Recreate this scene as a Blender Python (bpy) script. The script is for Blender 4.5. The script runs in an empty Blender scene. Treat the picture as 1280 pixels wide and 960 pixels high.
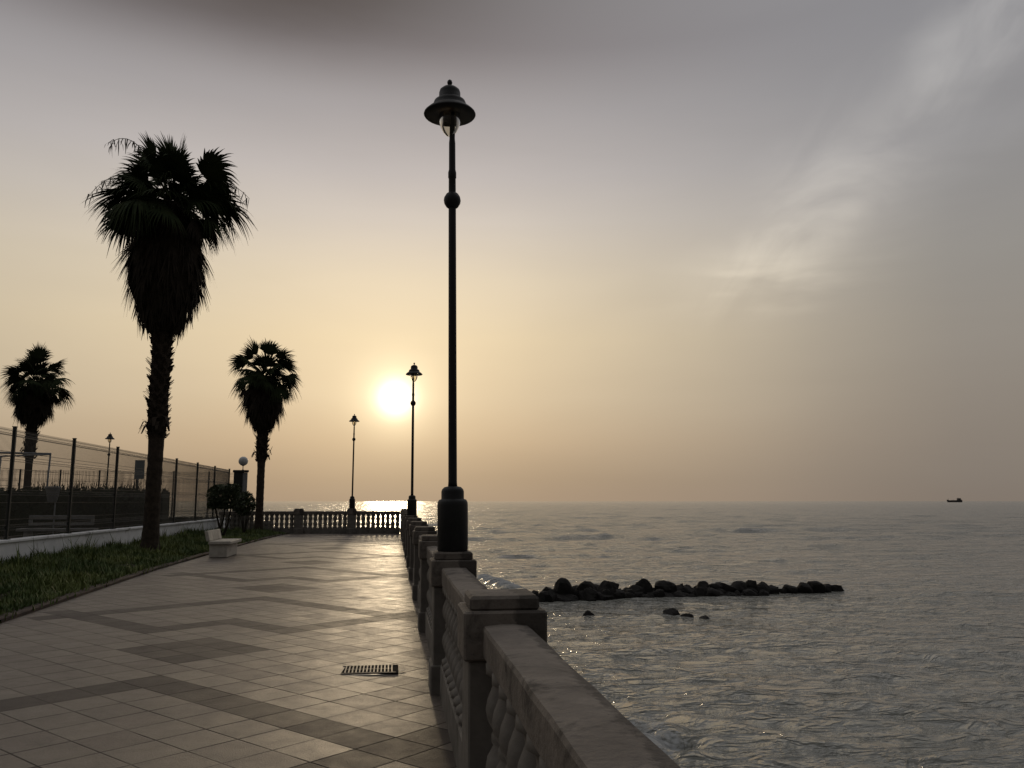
import bpy, math, random
import numpy as np
from mathutils import Vector, Matrix, noise

S = bpy.context.scene
COL = S.collection
R = math.radians
PI = math.pi

# ------------------------------------------------------------------ camera
F_PX, EYE = 1040.0, 1.6
pitch = math.atan(146.5 / F_PX)
yaw = math.atan(148 / math.hypot(F_PX, 146.5))
fw = Vector((math.sin(yaw) * math.cos(pitch), math.cos(yaw) * math.cos(pitch), math.sin(pitch)))
rt = Vector((math.cos(yaw), -math.sin(yaw), 0))
up = rt.cross(fw)
cam = bpy.data.cameras.new('camera')
cam.sensor_fit = 'HORIZONTAL'
cam.sensor_width = 36
cam.lens = 36 * F_PX / 1280
cam.clip_start = 0.05
cam.clip_end = 120000
cam_o = bpy.data.objects.new('camera', cam)
COL.objects.link(cam_o)
m3 = Matrix((rt, up, -fw)).transposed()
cam_o.matrix_world = Matrix.Translation((0, 0, EYE)) @ m3.to_4x4()
S.camera = cam_o
S.render.resolution_x, S.render.resolution_y = 1024, 768

# ------------------------------------------------------------------ exposure, sun, sky
S.view_settings.view_transform = 'Standard'
S.view_settings.look = 'None'
S.view_settings.exposure = 0.08
S.view_settings.gamma = 1
SUN_EL, SUN_AZ = 7.0, 0.0          # degrees; azimuth measured from +Y to +X
sun = bpy.data.lights.new('sun', 'SUN')
sun.energy = 0.17                   # low sun dimmed by thick haze
sun.angle = R(3.0)
sun.color = (1.0, 0.78, 0.50)
sun_o = bpy.data.objects.new('sun', sun)
COL.objects.link(sun_o)
sd = Vector((math.sin(R(SUN_AZ)) * math.cos(R(SUN_EL)), math.cos(R(SUN_AZ)) * math.cos(R(SUN_EL)), math.sin(R(SUN_EL))))
sun_o.rotation_euler = sd.to_track_quat('Z', 'Y').to_euler()


class NT:
    """small helper round a node tree"""
    def __init__(self, tree):
        self.t = tree
        self.n = tree.nodes
        self.l = tree.links

    def node(self, kind, **kw):
        n = self.n.new(kind)
        for k, v in kw.items():
            setattr(n, k, v)
        return n

    def put(self, sock, v):
        if isinstance(v, bpy.types.NodeSocket):
            self.l.new(v, sock)
        else:
            if hasattr(sock.default_value, '__len__') and not hasattr(v, '__len__'):
                v = [v] * len(sock.default_value)
            if hasattr(v, '__len__') and len(sock.default_value) == 4 and len(v) == 3:
                v = (*v, 1)
            sock.default_value = v

    def m(self, op, a, b=0.0, c=None, clamp=False):
        n = self.node('ShaderNodeMath', operation=op, use_clamp=clamp)
        self.put(n.inputs[0], a)
        self.put(n.inputs[1], b)
        if c is not None:
            self.put(n.inputs[2], c)
        return n.outputs[0]

    def vm(self, op, a, b=None, scale=None):
        n = self.node('ShaderNodeVectorMath', operation=op)
        self.put(n.inputs[0], a)
        if b is not None:
            self.put(n.inputs[1], b)
        if scale is not None:
            self.put(n.inputs['Scale'], scale)
        return n.outputs[1] if op in ('DOT_PRODUCT', 'LENGTH', 'DISTANCE') else n.outputs[0]

    def sep(self, v):
        n = self.node('ShaderNodeSeparateXYZ')
        self.put(n.inputs[0], v)
        return n.outputs

    def comb(self, x, y, z):
        n = self.node('ShaderNodeCombineXYZ')
        for i, v in enumerate((x, y, z)):
            self.put(n.inputs[i], v)
        return n.outputs[0]

    def ramp(self, fac, stops, interp='LINEAR'):
        n = self.node('ShaderNodeValToRGB')
        cr = n.color_ramp
        cr.interpolation = interp
        while len(cr.elements) > 1:
            cr.elements.remove(cr.elements[0])
        for i, (p, c) in enumerate(stops):
            e = cr.elements[0] if i == 0 else cr.elements.new(p)
            e.position = p
            c = (c, c, c) if not hasattr(c, '__len__') else c
            e.color = (*c[:3], 1)
        self.put(n.inputs[0], fac)
        return n.outputs[0]

    def mix(self, fac, a, b, blend='MIX'):
        n = self.node('ShaderNodeMix', data_type='RGBA', blend_type=blend)
        self.put(n.inputs[0], fac)
        self.put(n.inputs[6], a)
        self.put(n.inputs[7], b)
        return n.outputs[2]

    def rng(self, v, a, b, c=0.0, d=1.0, smooth=True):
        n = self.node('ShaderNodeMapRange', interpolation_type='SMOOTHSTEP' if smooth else 'LINEAR')
        for i, x in enumerate((v, a, b, c, d)):
            self.put(n.inputs[i], x)
        return n.outputs[0]

    def noise(self, vec, scale, detail=4, rough=0.5, dist=0.0):
        n = self.node('ShaderNodeTexNoise')
        if vec is not None:
            self.put(n.inputs['Vector'], vec)
        n.inputs['Scale'].default_value = scale
        n.inputs['Detail'].default_value = detail
        n.inputs['Roughness'].default_value = rough
        n.inputs['Distortion'].default_value = dist
        return n.outputs[0]


W = bpy.data.worlds.new('World')
S.world = W
W.use_nodes = True
w = NT(W.node_tree)
w.n.clear()
out = w.node('ShaderNodeOutputWorld')
bg = w.node('ShaderNodeBackground')
bg.inputs['Strength'].default_value = 0.1
w.l.new(bg.outputs[0], out.inputs[0])
sky = w.node('ShaderNodeTexSky', sky_type='NISHITA', sun_disc=False, sun_elevation=R(SUN_EL),
             sun_rotation=R(SUN_AZ), air_density=1.6, dust_density=6.0, ozone_density=1.0)
d = w.vm('NORMALIZE', w.node('ShaderNodeTexCoord').outputs['Generated'])
dx, dy, dz = w.sep(d)
el = w.m('MULTIPLY', w.m('ARCSINE', dz), 180 / PI)
az = w.m('MULTIPLY', w.m('ARCTAN2', dx, dy), 180 / PI)
elf = w.m('DIVIDE', w.m('MAXIMUM', el, 0.0), 90.0)


def e9(v): return v / 90.0


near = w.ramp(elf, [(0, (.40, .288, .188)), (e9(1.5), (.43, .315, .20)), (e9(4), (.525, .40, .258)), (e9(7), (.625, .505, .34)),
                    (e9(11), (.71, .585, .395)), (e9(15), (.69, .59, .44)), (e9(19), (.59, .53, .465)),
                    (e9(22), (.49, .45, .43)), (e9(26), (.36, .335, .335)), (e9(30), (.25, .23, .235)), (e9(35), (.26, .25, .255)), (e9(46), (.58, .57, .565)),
                    (1, (.52, .52, .53))])  # sky above the view brightened in both ramps to light sea and ground
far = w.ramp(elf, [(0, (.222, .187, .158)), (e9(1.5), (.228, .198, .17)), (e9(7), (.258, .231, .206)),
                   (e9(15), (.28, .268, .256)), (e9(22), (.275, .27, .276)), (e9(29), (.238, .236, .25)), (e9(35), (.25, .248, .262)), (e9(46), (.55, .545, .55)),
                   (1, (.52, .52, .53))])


def azp(a): return (a + 180.0) / 360.0


mf = w.ramp(w.m('DIVIDE', w.m('ADD', az, 180.0), 360.0),
            [(azp(-120), 0), (azp(-70), .25), (azp(-45), .42), (azp(-25), .70), (azp(-14), .90), (azp(-5), 1), (azp(2), 1),
             (azp(8), .93), (azp(15), .73), (azp(22), .51), (azp(29), .27), (azp(37), .09), (azp(60), 0)])
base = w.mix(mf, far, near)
# the sky away from the sun is darker still
back = w.ramp(w.m('DIVIDE', w.m('ABSOLUTE', az), 180.0), [(0, 1), (50 / 180, 1), (100 / 180, .48), (1, .32)])
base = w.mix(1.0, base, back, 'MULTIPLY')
# sun seen through haze: burnt-out disc with a soft aureole
cs = w.vm('DOT_PRODUCT', d, tuple(sd))
th = w.m('MULTIPLY', w.m('ARCCOSINE', w.m('MINIMUM', cs, 0.9999999)), 180 / PI)


def gauss(x, s):
    q = w.m('DIVIDE', x, s)
    return w.m('EXPONENT', w.m('MULTIPLY', w.m('MULTIPLY', q, q), -1.0))


g1 = w.vm('SCALE', (1.0, .93, .72), scale=w.m('MULTIPLY', gauss(th, 1.0), 1.7))
g2 = w.vm('SCALE', (1.0, .87, .55), scale=w.m('ADD', w.m('MULTIPLY', gauss(th, 2.4), 0.42), w.m('MULTIPLY', gauss(th, 6.5), 0.12)))
base = w.vm('ADD', w.vm('ADD', base, g1), g2)
# thin streaks of cloud to the right of the sun
s_ = w.m('ADD', w.m('MULTIPLY', w.m('SUBTRACT', az, 21.0), .80), w.m('MULTIPLY', w.m('SUBTRACT', el, 14.0), .60))
t_ = w.m('SUBTRACT', w.m('MULTIPLY', w.m('SUBTRACT', el, 14.0), .80), w.m('MULTIPLY', w.m('SUBTRACT', az, 21.0), .60))
n1 = w.noise(w.comb(w.m('MULTIPLY', s_, .10), w.m('MULTIPLY', t_, .20), 3.1), 1.0, 5, .50, .7)
n2 = w.noise(w.comb(w.m('MULTIPLY', az, .05), w.m('MULTIPLY', el, .22), 1.3), 1.0, 4, .5, .3)
tw = w.m('ADD', t_, w.m('MULTIPLY', w.m('SUBTRACT', n2, .5), 7.0))
mask = w.m('MULTIPLY', gauss(w.m('ADD', tw, .8), 2.7), w.rng(s_, -4, 5))
mask = w.m('MULTIPLY', mask, w.rng(s_, 40, 26))
cl = w.m('MULTIPLY', mask, w.rng(n1, .28, .74))
low = w.m('MULTIPLY', w.m('MULTIPLY', gauss(w.m('SUBTRACT', el, 14.2), 1.7), gauss(w.m('SUBTRACT', az, 24.5), 4.5)), w.rng(n2, .42, .62))
cl = w.m('ADD', cl, w.m('MULTIPLY', low, 1.1))
cloudc = w.mix(w.rng(el, 10, 28), (.19, .168, .128), (.145, .14, .128))
base = w.vm('ADD', base, w.vm('SCALE', cloudc, scale=cl))
# grey veil low on the right, under the streaks
veil = w.m('MULTIPLY', w.rng(tw, -1.0, -8.0), w.rng(az, 24, 36))
base = w.vm('SCALE', base, scale=w.m('SUBTRACT', 1.0, w.m('MULTIPLY', veil, .12)))
# sky darkened in a soft band high over the promenade
dark_band = w.m('MULTIPLY', gauss(w.m('ADD', az, 11.0), 20.0), w.rng(w.m('ADD', el, w.m('MULTIPLY', w.m('SUBTRACT', n2, .5), 3.0)), 26.0, 33.5))
base = w.vm('MULTIPLY', base, w.mix(dark_band, (1, 1, 1), (.29, .25, .225)))
# faint mottling of the haze
base = w.vm('SCALE', base, scale=w.rng(n2, .2, .8, .96, 1.04, False))
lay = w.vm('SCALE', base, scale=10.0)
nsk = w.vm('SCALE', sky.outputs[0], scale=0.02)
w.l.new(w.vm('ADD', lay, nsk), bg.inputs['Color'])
try:
    W.cycles.sampling_method = 'MANUAL'
    W.cycles.sample_map_resolution = 2048
except Exception:
    pass

# ------------------------------------------------------------------ mesh helpers


class MB:
    """collects boxes, lathes, tubes and strips, then links them as ONE mesh object"""
    def __init__(self):
        self.v, self.f = [], []

    def add(self, v, f):
        o = len(self.v)
        self.v += [tuple(p) for p in v]
        self.f += [tuple(i + o for i in q) for q in f]
        return self

    def box(self, x0, x1, y0, y1, z0, z1, M=None, bev=0.0):
        if bev <= 0:
            v = [(x, y, z) for z in (z0, z1) for y in (y0, y1) for x in (x0, x1)]
            f = [(0, 2, 3, 1), (4, 5, 7, 6), (0, 1, 5, 4), (2, 6, 7, 3), (0, 4, 6, 2), (1, 3, 7, 5)]
        else:
            b = bev
            v, f = [], []
            loops = []
            for z, i in ((z0, b), (z0 + b, 0), (z1 - b, 0), (z1, b)):
                a0, a1, c0, c1 = x0 + i, x1 - i, y0 + i, y1 - i
                k = b if i == 0 else b * .4
                loop = [(a0 + k, c0, z), (a1 - k, c0, z), (a1, c0 + k, z), (a1, c1 - k, z), (a1 - k, c1, z), (a0 + k, c1, z), (a0, c1 - k, z), (a0, c0 + k, z)]
                loops.append(len(v))
                v += loop
            for a, c in zip(loops, loops[1:]):
                for j in range(8):
                    f.append((a + j, a + (j + 1) % 8, c + (j + 1) % 8, c + j))
            f.append(tuple(loops[0] + j for j in reversed(range(8))))
            f.append(tuple(loops[-1] + j for j in range(8)))
        if M is not None:
            v = [M @ Vector(p) for p in v]
        return self.add(v, f)

    def lathe(self, prof, n=16, at=(0, 0, 0), close=True, jit=None):
        v, f = [], []
        for (r, z) in prof:
            for k in range(n):
                a = 2 * PI * k / n
                rr = r * (jit(a, z) if jit else 1)
                v.append((at[0] + rr * math.cos(a), at[1] + rr * math.sin(a), at[2] + z))
        for i in range(len(prof) - 1):
            for k in range(n):
                f.append((i * n + k, i * n + (k + 1) % n, (i + 1) * n + (k + 1) % n, (i + 1) * n + k))
        if close:
            f.append(tuple(reversed(range(n))))
            f.append(tuple((len(prof) - 1) * n + k for k in range(n)))
        return self.add(v, f)

    def tube(self, pts, rad, n=6):
        pts = [Vector(p) for p in pts]
        if not hasattr(rad, '__len__'):
            rad = [rad] * len(pts)
        v, f = [], []
        for i, p in enumerate(pts):
            t = (pts[min(i + 1, len(pts) - 1)] - pts[max(i - 1, 0)]).normalized()
            a = t.orthogonal().normalized() if abs(t.z) > .9 else t.cross(Vector((0, 0, 1))).normalized()
            b = t.cross(a)
            for k in range(n):
                q = 2 * PI * (k + .5) / n
                v.append(p + (a * math.cos(q) + b * math.sin(q)) * rad[i])
        for i in range(len(pts) - 1):
            for k in range(n):
                f.append((i * n + k, i * n + (k + 1) % n, (i + 1) * n + (k + 1) % n, (i + 1) * n + k))
        f.append(tuple(reversed(range(n))))
        f.append(tuple((len(pts) - 1) * n + k for k in range(n)))
        return self.add(v, f)

    def strip(self, pts, side, wid):
        """ribbon along pts, half widths wid, sideways vector side"""
        v, f = [], []
        for p, h in zip(pts, wid):
            v += [p - side * h, p + side * h]
        for i in range(len(pts) - 1):
            f.append((2 * i, 2 * i + 1, 2 * i + 3, 2 * i + 2))
        return self.add(v, f)

    def mesh(self, name, mat, smooth=False):
        me = bpy.data.meshes.new(name)
        me.from_pydata(self.v, [], self.f)
        me.validate()
        me.materials.append(mat)
        if smooth:
            me.polygons.foreach_set('use_smooth', [True] * len(me.polygons))
        me.update()
        return me

    def build(self, name, mat, parent=None, smooth=False, loc=(0, 0, 0)):
        o = bpy.data.objects.new(name, self.mesh(name, mat, smooth))
        COL.objects.link(o)
        o.location = loc
        o.parent = parent
        return o


def tag(o, label=None, cat=None, group=None, kind=None):
    for k, v in (('label', label), ('category', cat), ('group', group), ('kind', kind)):
        if v:
            o[k] = v
    return o


def thing(name, label, cat, loc=(0, 0, 0), rz=0.0, group=None):
    o = bpy.data.objects.new(name, None)
    o.empty_display_size = .2
    COL.objects.link(o)
    o.location = loc
    o.rotation_euler = (0, 0, rz)
    return tag(o, label, cat, group)


def copy_tree(o, parent=None):
    c = o.copy()
    COL.objects.link(c)
    c.parent = parent
    for ch in list(o.children):
        copy_tree(ch, c)
    return c


def bevel(o, wd=.006, seg=2):
    m = o.modifiers.new('bevel', 'BEVEL')
    m.width = wd
    m.segments = seg
    m.limit_method = 'ANGLE'
    m.angle_limit = R(40)
    return o


# ------------------------------------------------------------------ materials


def material(name, rough=.6, spec=.5, metal=0.0):
    m = bpy.data.materials.new(name)
    m.use_nodes = True
    t = NT(m.node_tree)
    b = t.n['Principled BSDF']
    b.inputs['Roughness'].default_value = rough
    b.inputs['Specular IOR Level'].default_value = spec
    b.inputs['Metallic'].default_value = metal
    return m, t, b


def bump(t, b, height, strength, dist):
    n = t.node('ShaderNodeBump')
    n.inputs['Strength'].default_value = strength
    n.inputs['Distance'].default_value = dist
    t.put(n.inputs['Height'], height)
    t.l.new(n.outputs[0], b.inputs['Normal'])


def mottled(name, c1, c2, scale=6, rough=.7, spec=.4, bs=.3, bd=.01, metal=0.0, detail=6, stain=None, sscale=1.5):
    m, t, b = material(name, rough, spec, metal)
    co = t.node('ShaderNodeTexCoord').outputs['Object']
    n = t.noise(co, scale, detail, .6)
    c = t.mix(t.rng(n, .3, .7), c1, c2)
    if stain:
        n3 = t.noise(co, sscale, 7, .65, .5)
        c = t.mix(t.rng(n3, .52, .72), c, stain)
    t.put(b.inputs['Base Color'], c)
    t.put(b.inputs['Roughness'], t.rng(n, .2, .8, max(0.02, rough - .08), min(1, rough + .08), False))
    if bs:
        bump(t, b, t.noise(co, scale * 6, 5, .6), bs, bd)
    return m


M = {}
M['stone'] = mottled('balustrade_concrete', (.22, .20, .175), (.15, .136, .118), 5, .75, .35, .5, .006, stain=(.075, .066, .056), sscale=2.2)
M['cap'] = mottled('coping_concrete', (.225, .195, .165), (.15, .129, .11), 4.2, .74, .3, .9, .010, stain=(.042, .036, .031), sscale=5.0)
t = NT(M['cap'].node_tree)
b = t.n['Principled BSDF']
co = t.node('ShaderNodeTexCoord').outputs['Object']
vo = t.node('ShaderNodeTexVoronoi', feature='DISTANCE_TO_EDGE')
wob = t.node('ShaderNodeTexNoise')
wob.inputs['Scale'].default_value = 3.0
wob.inputs['Detail'].default_value = 6
t.put(wob.inputs['Vector'], co)
t.put(vo.inputs['Vector'], t.vm('ADD', co, t.vm('SCALE', wob.outputs[1], scale=.55)))
vo.inputs['Scale'].default_value = 1.15
crack = t.m('MULTIPLY', t.rng(vo.outputs[0], .001, .005, .8, 0), t.rng(t.noise(co, 1.7, 3), .54, .62))
lx, ly, lz = t.sep(co)
lich = t.rng(t.m('ADD', lx, t.m('MULTIPLY', t.m('SUBTRACT', t.noise(co, 7, 7, .7, .3), .5), .30)), .045, .085)
lich = t.m('MULTIPLY', lich, t.m('LESS_THAN', lx, .25))
crack = t.m('MAXIMUM', crack, t.m('MULTIPLY', lich, .72))
pits = t.rng(t.noise(co, 60, 4, .7), .62, .72)
old = b.inputs['Base Color'].links[0].from_socket
t.put(b.inputs['Base Color'], t.mix(t.m('MAXIMUM', crack, t.m('MULTIPLY', pits, .6)), old, (.035, .03, .026)))
M['iron'] = mottled('dark_painted_iron', (.010, .0105, .011), (.017, .0165, .016), 12, .5, .3, 0)
M['post'] = mottled('dark_green_post_paint', (.016, .02, .018), (.024, .026, .022), 12, .5, .5, 0)
M['wire'] = mottled('coated_wire', (.06, .056, .048), (.08, .073, .062), 12, .5, .5, 0)
M['whitewall'] = mottled('whitewashed_render', (.80, .81, .82), (.68, .69, .70), 2.2, .85, .2, .4, .01, stain=(.30, .29, .27), sscale=1.3)
M['bench'] = mottled('cast_concrete', (.58, .54, .47), (.46, .42, .36), 8, .7, .4, .3, .004, stain=(.33, .30, .26))
M['whitepaint'] = mottled('old_white_paint', (.30, .30, .295), (.22, .22, .215), 5, .6, .4, .2, .004)
M['pale_metal'] = mottled('pale_painted_metal', (.30, .31, .32), (.23, .24, .25), 9, .45, .5, 0)
M['bluegrey'] = mottled('blue_grey_board', (.22, .27, .29), (.18, .22, .24), 4, .5, .5, 0)
M['trunk'] = mottled('palm_bark', (.075, .058, .044), (.042, .033, .026), 9, .9, .15, .8, .03)
M['skirt'] = mottled('dead_palm_leaf', (.038, .029, .02), (.024, .019, .014), 6, .85, .15, 0)
M['frond'] = mottled('palm_leaf', (.024, .036, .015), (.036, .045, .018), 4, .85, .12, 0)
M['leaf'] = mottled('shrub_leaf', (.03, .048, .02), (.05, .062, .024), 5, .6, .35, 0)
M['hedge'] = mottled('hedge_leaf', (.022, .034, .016), (.04, .05, .022), 4, .65, .3, 0)
M['wood'] = mottled('shrub_bark', (.05, .04, .03), (.03, .025, .02), 12, .9, .15, .6, .01)
M['soil'] = mottled('verge_soil', (.05, .045, .028), (.032, .03, .02), 3, .95, .1, .8, .04)
M['court'] = mottled('sandy_court', (.07, .062, .05), (.05, .045, .037), 1.5, .95, .1, .5, .02)
M['kerb'] = mottled('brown_kerb_stone', (.075, .052, .042), (.045, .034, .029), 5, .8, .3, .6, .012)
M['rock'] = mottled('breakwater_rock', (.020, .018, .016), (.011, .010, .0095), 3, .8, .25, .8, .03)
M['seawall'] = mottled('sea_wall_concrete', (.16, .145, .125), (.09, .082, .072), 1.5, .8, .3, .6, .02, stain=(.05, .055, .04))
M['grate'] = mottled('cast_iron_grate', (.10, .085, .073), (.06, .05, .043), 30, .45, .4, .4, .002)
M['pit_shade'] = mottled('drain_pit_shade', (.012, .011, .010), (.008, .008, .008), 20, .9, .1, 0)
M['wet_glint'] = mottled('pale_wet_glint', (.42, .38, .31), (.32, .29, .24), 14, .3, .6, .2, .002)
M['shiphull'] = mottled('hazed_ship_hull', (.075, .07, .068), (.095, .085, .08), .05, .6, .4, 0)  # hull tone lifted towards grey to stand for distance haze
M['shipwhite'] = mottled('ship_upperworks', (.10, .10, .10), (.08, .08, .08), .1, .6, .4, 0)
M['opal'] = mottled('opal_globe', (.62, .63, .63), (.52, .53, .53), 4, .25, .5, 0)
M['tassel'] = mottled('dry_flower_stalk', (.07, .055, .035), (.045, .037, .026), 6, .8, .2, 0)

# grass: many greens, some straw
m, t, b = material('grass_blades', .6, .3)
co = t.node('ShaderNodeTexCoord').outputs['Object']
c = t.mix(t.rng(t.noise(co, .75, 5, .6), .38, .64), (.062, .10, .024), (.16, .19, .052))
c = t.mix(t.rng(t.noise(co, 9, 3, .6), .55, .75), c, (.15, .135, .055))
t.put(b.inputs['Base Color'], c)
M['grass'] = m

# lamp glass
m = bpy.data.materials.new('lamp_glass')
m.use_nodes = True
t = NT(m.node_tree)
t.n.remove(t.n['Principled BSDF'])
tr = t.node('ShaderNodeBsdfTransparent')
tr.inputs[0].default_value = (.80, .76, .66, 1)
gl = t.node('ShaderNodeBsdfGlossy')
gl.inputs['Roughness'].default_value = .12
fr = t.node('ShaderNodeFresnel')
fr.inputs[0].default_value = 1.45
mx = t.node('ShaderNodeMixShader')
t.l.new(fr.outputs[0], mx.inputs[0])
t.l.new(tr.outputs[0], mx.inputs[1])
t.l.new(gl.outputs[0], mx.inputs[2])
t.l.new(mx.outputs[0], t.n['Material Output'].inputs[0])
M['glass'] = m

# promenade tiles laid diagonally with a darker zigzag and lozenge inlay
TD = .52                            # tile diagonal
QS = 14.316                         # apex of one zigzag
PX = -2.035
m, t, b = material('promenade_tiles', .55, .6)
co = t.node('ShaderNodeTexCoord').outputs['Object']
x, y, z = t.sep(co)
p = t.m('DIVIDE', t.m('SUBTRACT', x, PX), TD)
q = t.m('DIVIDE', t.m('SUBTRACT', y, QS), TD)
a = t.m('ADD', q, p)
c = t.m('SUBTRACT', q, p)
fa, fc = t.m('FLOOR', a), t.m('FLOOR', c)
ac, cc = t.m('ADD', fa, .5), t.m('ADD', fc, .5)
pc = t.m('MULTIPLY', t.m('SUBTRACT', ac, cc), .5)
qc = t.m('MULTIPLY', t.m('ADD', ac, cc), .5)
qm = t.m('SUBTRACT', t.m('FLOORED_MODULO', qc, 12.0), 12.0)
ap = t.m('ABSOLUTE', pc)


def inside(v, lo, hi): return t.m('MULTIPLY', t.m('GREATER_THAN', v, lo), t.m('LESS_THAN', v, hi))


lim = t.m('LESS_THAN', ap, 4.6)
lam = inside(t.m('ADD', qm, ap), -1.0, 0.0)
wv = inside(t.m('SUBTRACT', qm, t.m('ABSOLUTE', t.m('SUBTRACT', ap, 1.5))), -7.5, -6.5)
dia = t.m('LESS_THAN', t.m('ADD', ap, t.m('ABSOLUTE', t.m('ADD', qm, 9.5))), 1.5)
dark = t.m('MINIMUM', t.m('ADD', t.m('MULTIPLY', t.m('ADD', lam, wv), lim), dia), 1.0)
wn = t.node('ShaderNodeTexWhiteNoise', noise_dimensions='2D')
t.put(wn.inputs['Vector'], t.comb(fa, fc, 0))
rv = wn.outputs[0]
wn2 = t.node('ShaderNodeTexWhiteNoise', noise_dimensions='2D')
t.put(wn2.inputs['Vector'], t.comb(t.m('ADD', fa, 37.0), fc, 0))
rv2 = wn2.outputs[0]
# joints
fra, frc = t.m('FRACT', a), t.m('FRACT', c)
ja = t.m('MINIMUM', fra, t.m('SUBTRACT', 1.0, fra))
jc = t.m('MINIMUM', frc, t.m('SUBTRACT', 1.0, frc))
jm = t.m('MINIMUM', ja, jc)
jn = t.noise(co, 14, 3, .6)
joint = t.rng(t.m('ADD', jm, t.m('MULTIPLY', t.m('SUBTRACT', jn, .5), .012)), .008, .026, 1.0, 0.0)
speck = t.noise(co, 85, 4, .75)
blot = t.noise(co, .9, 7, .62, .4)
grime = t.noise(co, 5.5, 6, .62, .2)
light = t.mix(t.rng(rv, 0, 1, 0, 1, False), (.128, .102, .083), (.152, .124, .101))
light = t.mix(t.m('MULTIPLY', t.rng(rv2, .7, 1.0), .6), light, (.125, .094, .078))
darkc = t.mix(t.rng(rv, 0, 1, 0, 1, False), (.040, .029, .026), (.050, .036, .032))
colr = t.mix(dark, light, darkc)
colr = t.mix(t.m('MULTIPLY', t.rng(speck, .44, .66), .62), colr, (.035, .030, .026))
colr = t.mix(t.m('MULTIPLY', t.rng(blot, .45, .72), .42), colr, (.062, .053, .045))
colr = t.mix(t.m('MULTIPLY', t.rng(grime, .5, .8), .30), colr, (.06, .052, .044))
joint = t.m('MULTIPLY', joint, t.rng(t.noise(co, 1.3, 4, .6), .34, .62, .30, 1.0))
colr = t.mix(joint, colr, (.022, .018, .015))
t.put(b.inputs['Base Color'], colr)
ro = t.m('ADD', t.rng(grime, .2, .8, .33, .50, False), t.m('MULTIPLY', t.m('SUBTRACT', rv2, .5), .07))
ro = t.m('ADD', ro, t.m('MULTIPLY', dark, .08))
t.put(b.inputs['Specular IOR Level'], t.rng(dark, 0, 1, .62, .32, False))
t.put(b.inputs['Roughness'], t.mix(joint, ro, (.9, .9, .9)))
hgt = t.m('ADD', t.m('MULTIPLY', joint, -1.0), t.m('MULTIPLY', speck, 1.15))
hgt = t.m('ADD', hgt, t.m('MULTIPLY', t.m('ADD', t.m('MULTIPLY', fra, t.m('SUBTRACT', rv, .5)), t.m('MULTIPLY', frc, t.m('SUBTRACT', rv2, .5))), 1.1))
bump(t, b, hgt, .8, .007)
M['tiles'] = m

# sea water with foam where the mesh says so
m, t, b = material('sea_water', .08, 1.0)
b.inputs['IOR'].default_value = 1.333
geo = t.node('ShaderNodeTexCoord').outputs['Object']
x, y, z = t.sep(geo)
at_ = t.node('ShaderNodeAttribute', attribute_name='foam')
fo = at_.outputs['Fac']
fn = t.noise(geo, 5.5, 6, .7, .6)
foam = t.rng(t.m('ADD', fo, t.m('MULTIPLY', t.m('SUBTRACT', fn, .5), 1.5)), .45, .75)
foam = t.m('MULTIPLY', foam, t.rng(fo, .02, .25))
wc = t.mix(t.rng(t.noise(geo, .05, 3), .3, .7), (.20, .202, .176), (.235, .232, .202))
t.put(b.inputs['Base Color'], t.mix(foam, wc, (.42, .43, .43)))
chop = t.rng(y, 15, 260, .07, .19, False)          # ripples too fine for the mesh, smoother in the lee of the shore
t.put(b.inputs['Roughness'], t.mix(foam, t.comb(chop, chop, chop), (.8, .8, .8)))
v1 = t.comb(t.m('MULTIPLY', x, .55), y, z)


def crests(n_, pw):
    """broad flat troughs between narrow sharp crests"""
    k_ = t.m('SUBTRACT', 1.0, t.m('ABSOLUTE', t.m('SUBTRACT', t.m('MULTIPLY', n_, 2.0), 1.0)))
    return t.m('POWER', k_, pw)


r1 = crests(t.noise(v1, 2.1, 3, .55, .6), 3.0)
r2 = crests(t.noise(v1, .75, 3, .55, .5), 3.0)
r3 = crests(t.noise(t.comb(t.m('MULTIPLY', x, .4), y, z), .16, 3, .5, .4), 3.0)
r4 = t.noise(v1, 7.0, 3, .6, .4)
hh = t.m('ADD', t.m('ADD', t.m('MULTIPLY', r1, .085), t.m('MULTIPLY', r4, .030)), t.m('ADD', t.m('MULTIPLY', r2, .15), t.m('MULTIPLY', r3, .30)))
bump(t, b, hh, 1.0, 1.0)
M['sea'] = m

# ------------------------------------------------------------------ the setting
SEA = -2.6


def gz(x, y):
    """promenade level: drains gently to the sea side, almost level at the far end"""
    k = max(0.0, 1 - max(y, 0) / 48.0)
    return .030 * max(0.0, .3 - x) * k + .0023 * max(0.0, min(y, 41) - 6)


def structure(o, nm=None):
    o['kind'] = 'structure'
    return o


def kerb_x(y):
    pts = [(-12, -4.45), (6, -4.55), (12.2, -4.75), (19.4, -5.05), (26, -5.08), (33, -5.05), (38, -4.9), (41, -4.75)]
    for (a, b_), (c_, d_) in zip(pts, pts[1:]):
        if y <= c_:
            k = (y - a) / (c_ - a)
            return b_ + (d_ - b_) * max(0, k)
    return pts[-1][1]


WALL_X = -8.1
ys = [-12 + i * .75 for i in range(int(53.25 / .75))] + [41.0]
mb = MB()
n = 9
for yy in ys:
    for k in range(n):
        xx = kerb_x(yy) + (.74 - kerb_x(yy)) * k / (n - 1)
        mb.v.append((xx, yy, gz(xx, yy)))
for i in range(len(ys) - 1):
    for k in range(n - 1):
        mb.f.append((i * n + k, i * n + k + 1, (i + 1) * n + k + 1, (i + 1) * n + k))
structure(mb.build('promenade', M['tiles'], smooth=True))


def bed_z(x, y):
    """soil between kerb and wall, heaped a little towards the wall"""
    k = (kerb_x(y) - x) / (kerb_x(y) - WALL_X)
    k = max(0.0, k)
    return gz(kerb_x(y), y) + .03 + .07 * k ** .8 + .03 * noise.noise(Vector((x * .8, y * .5, 0)))


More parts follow.
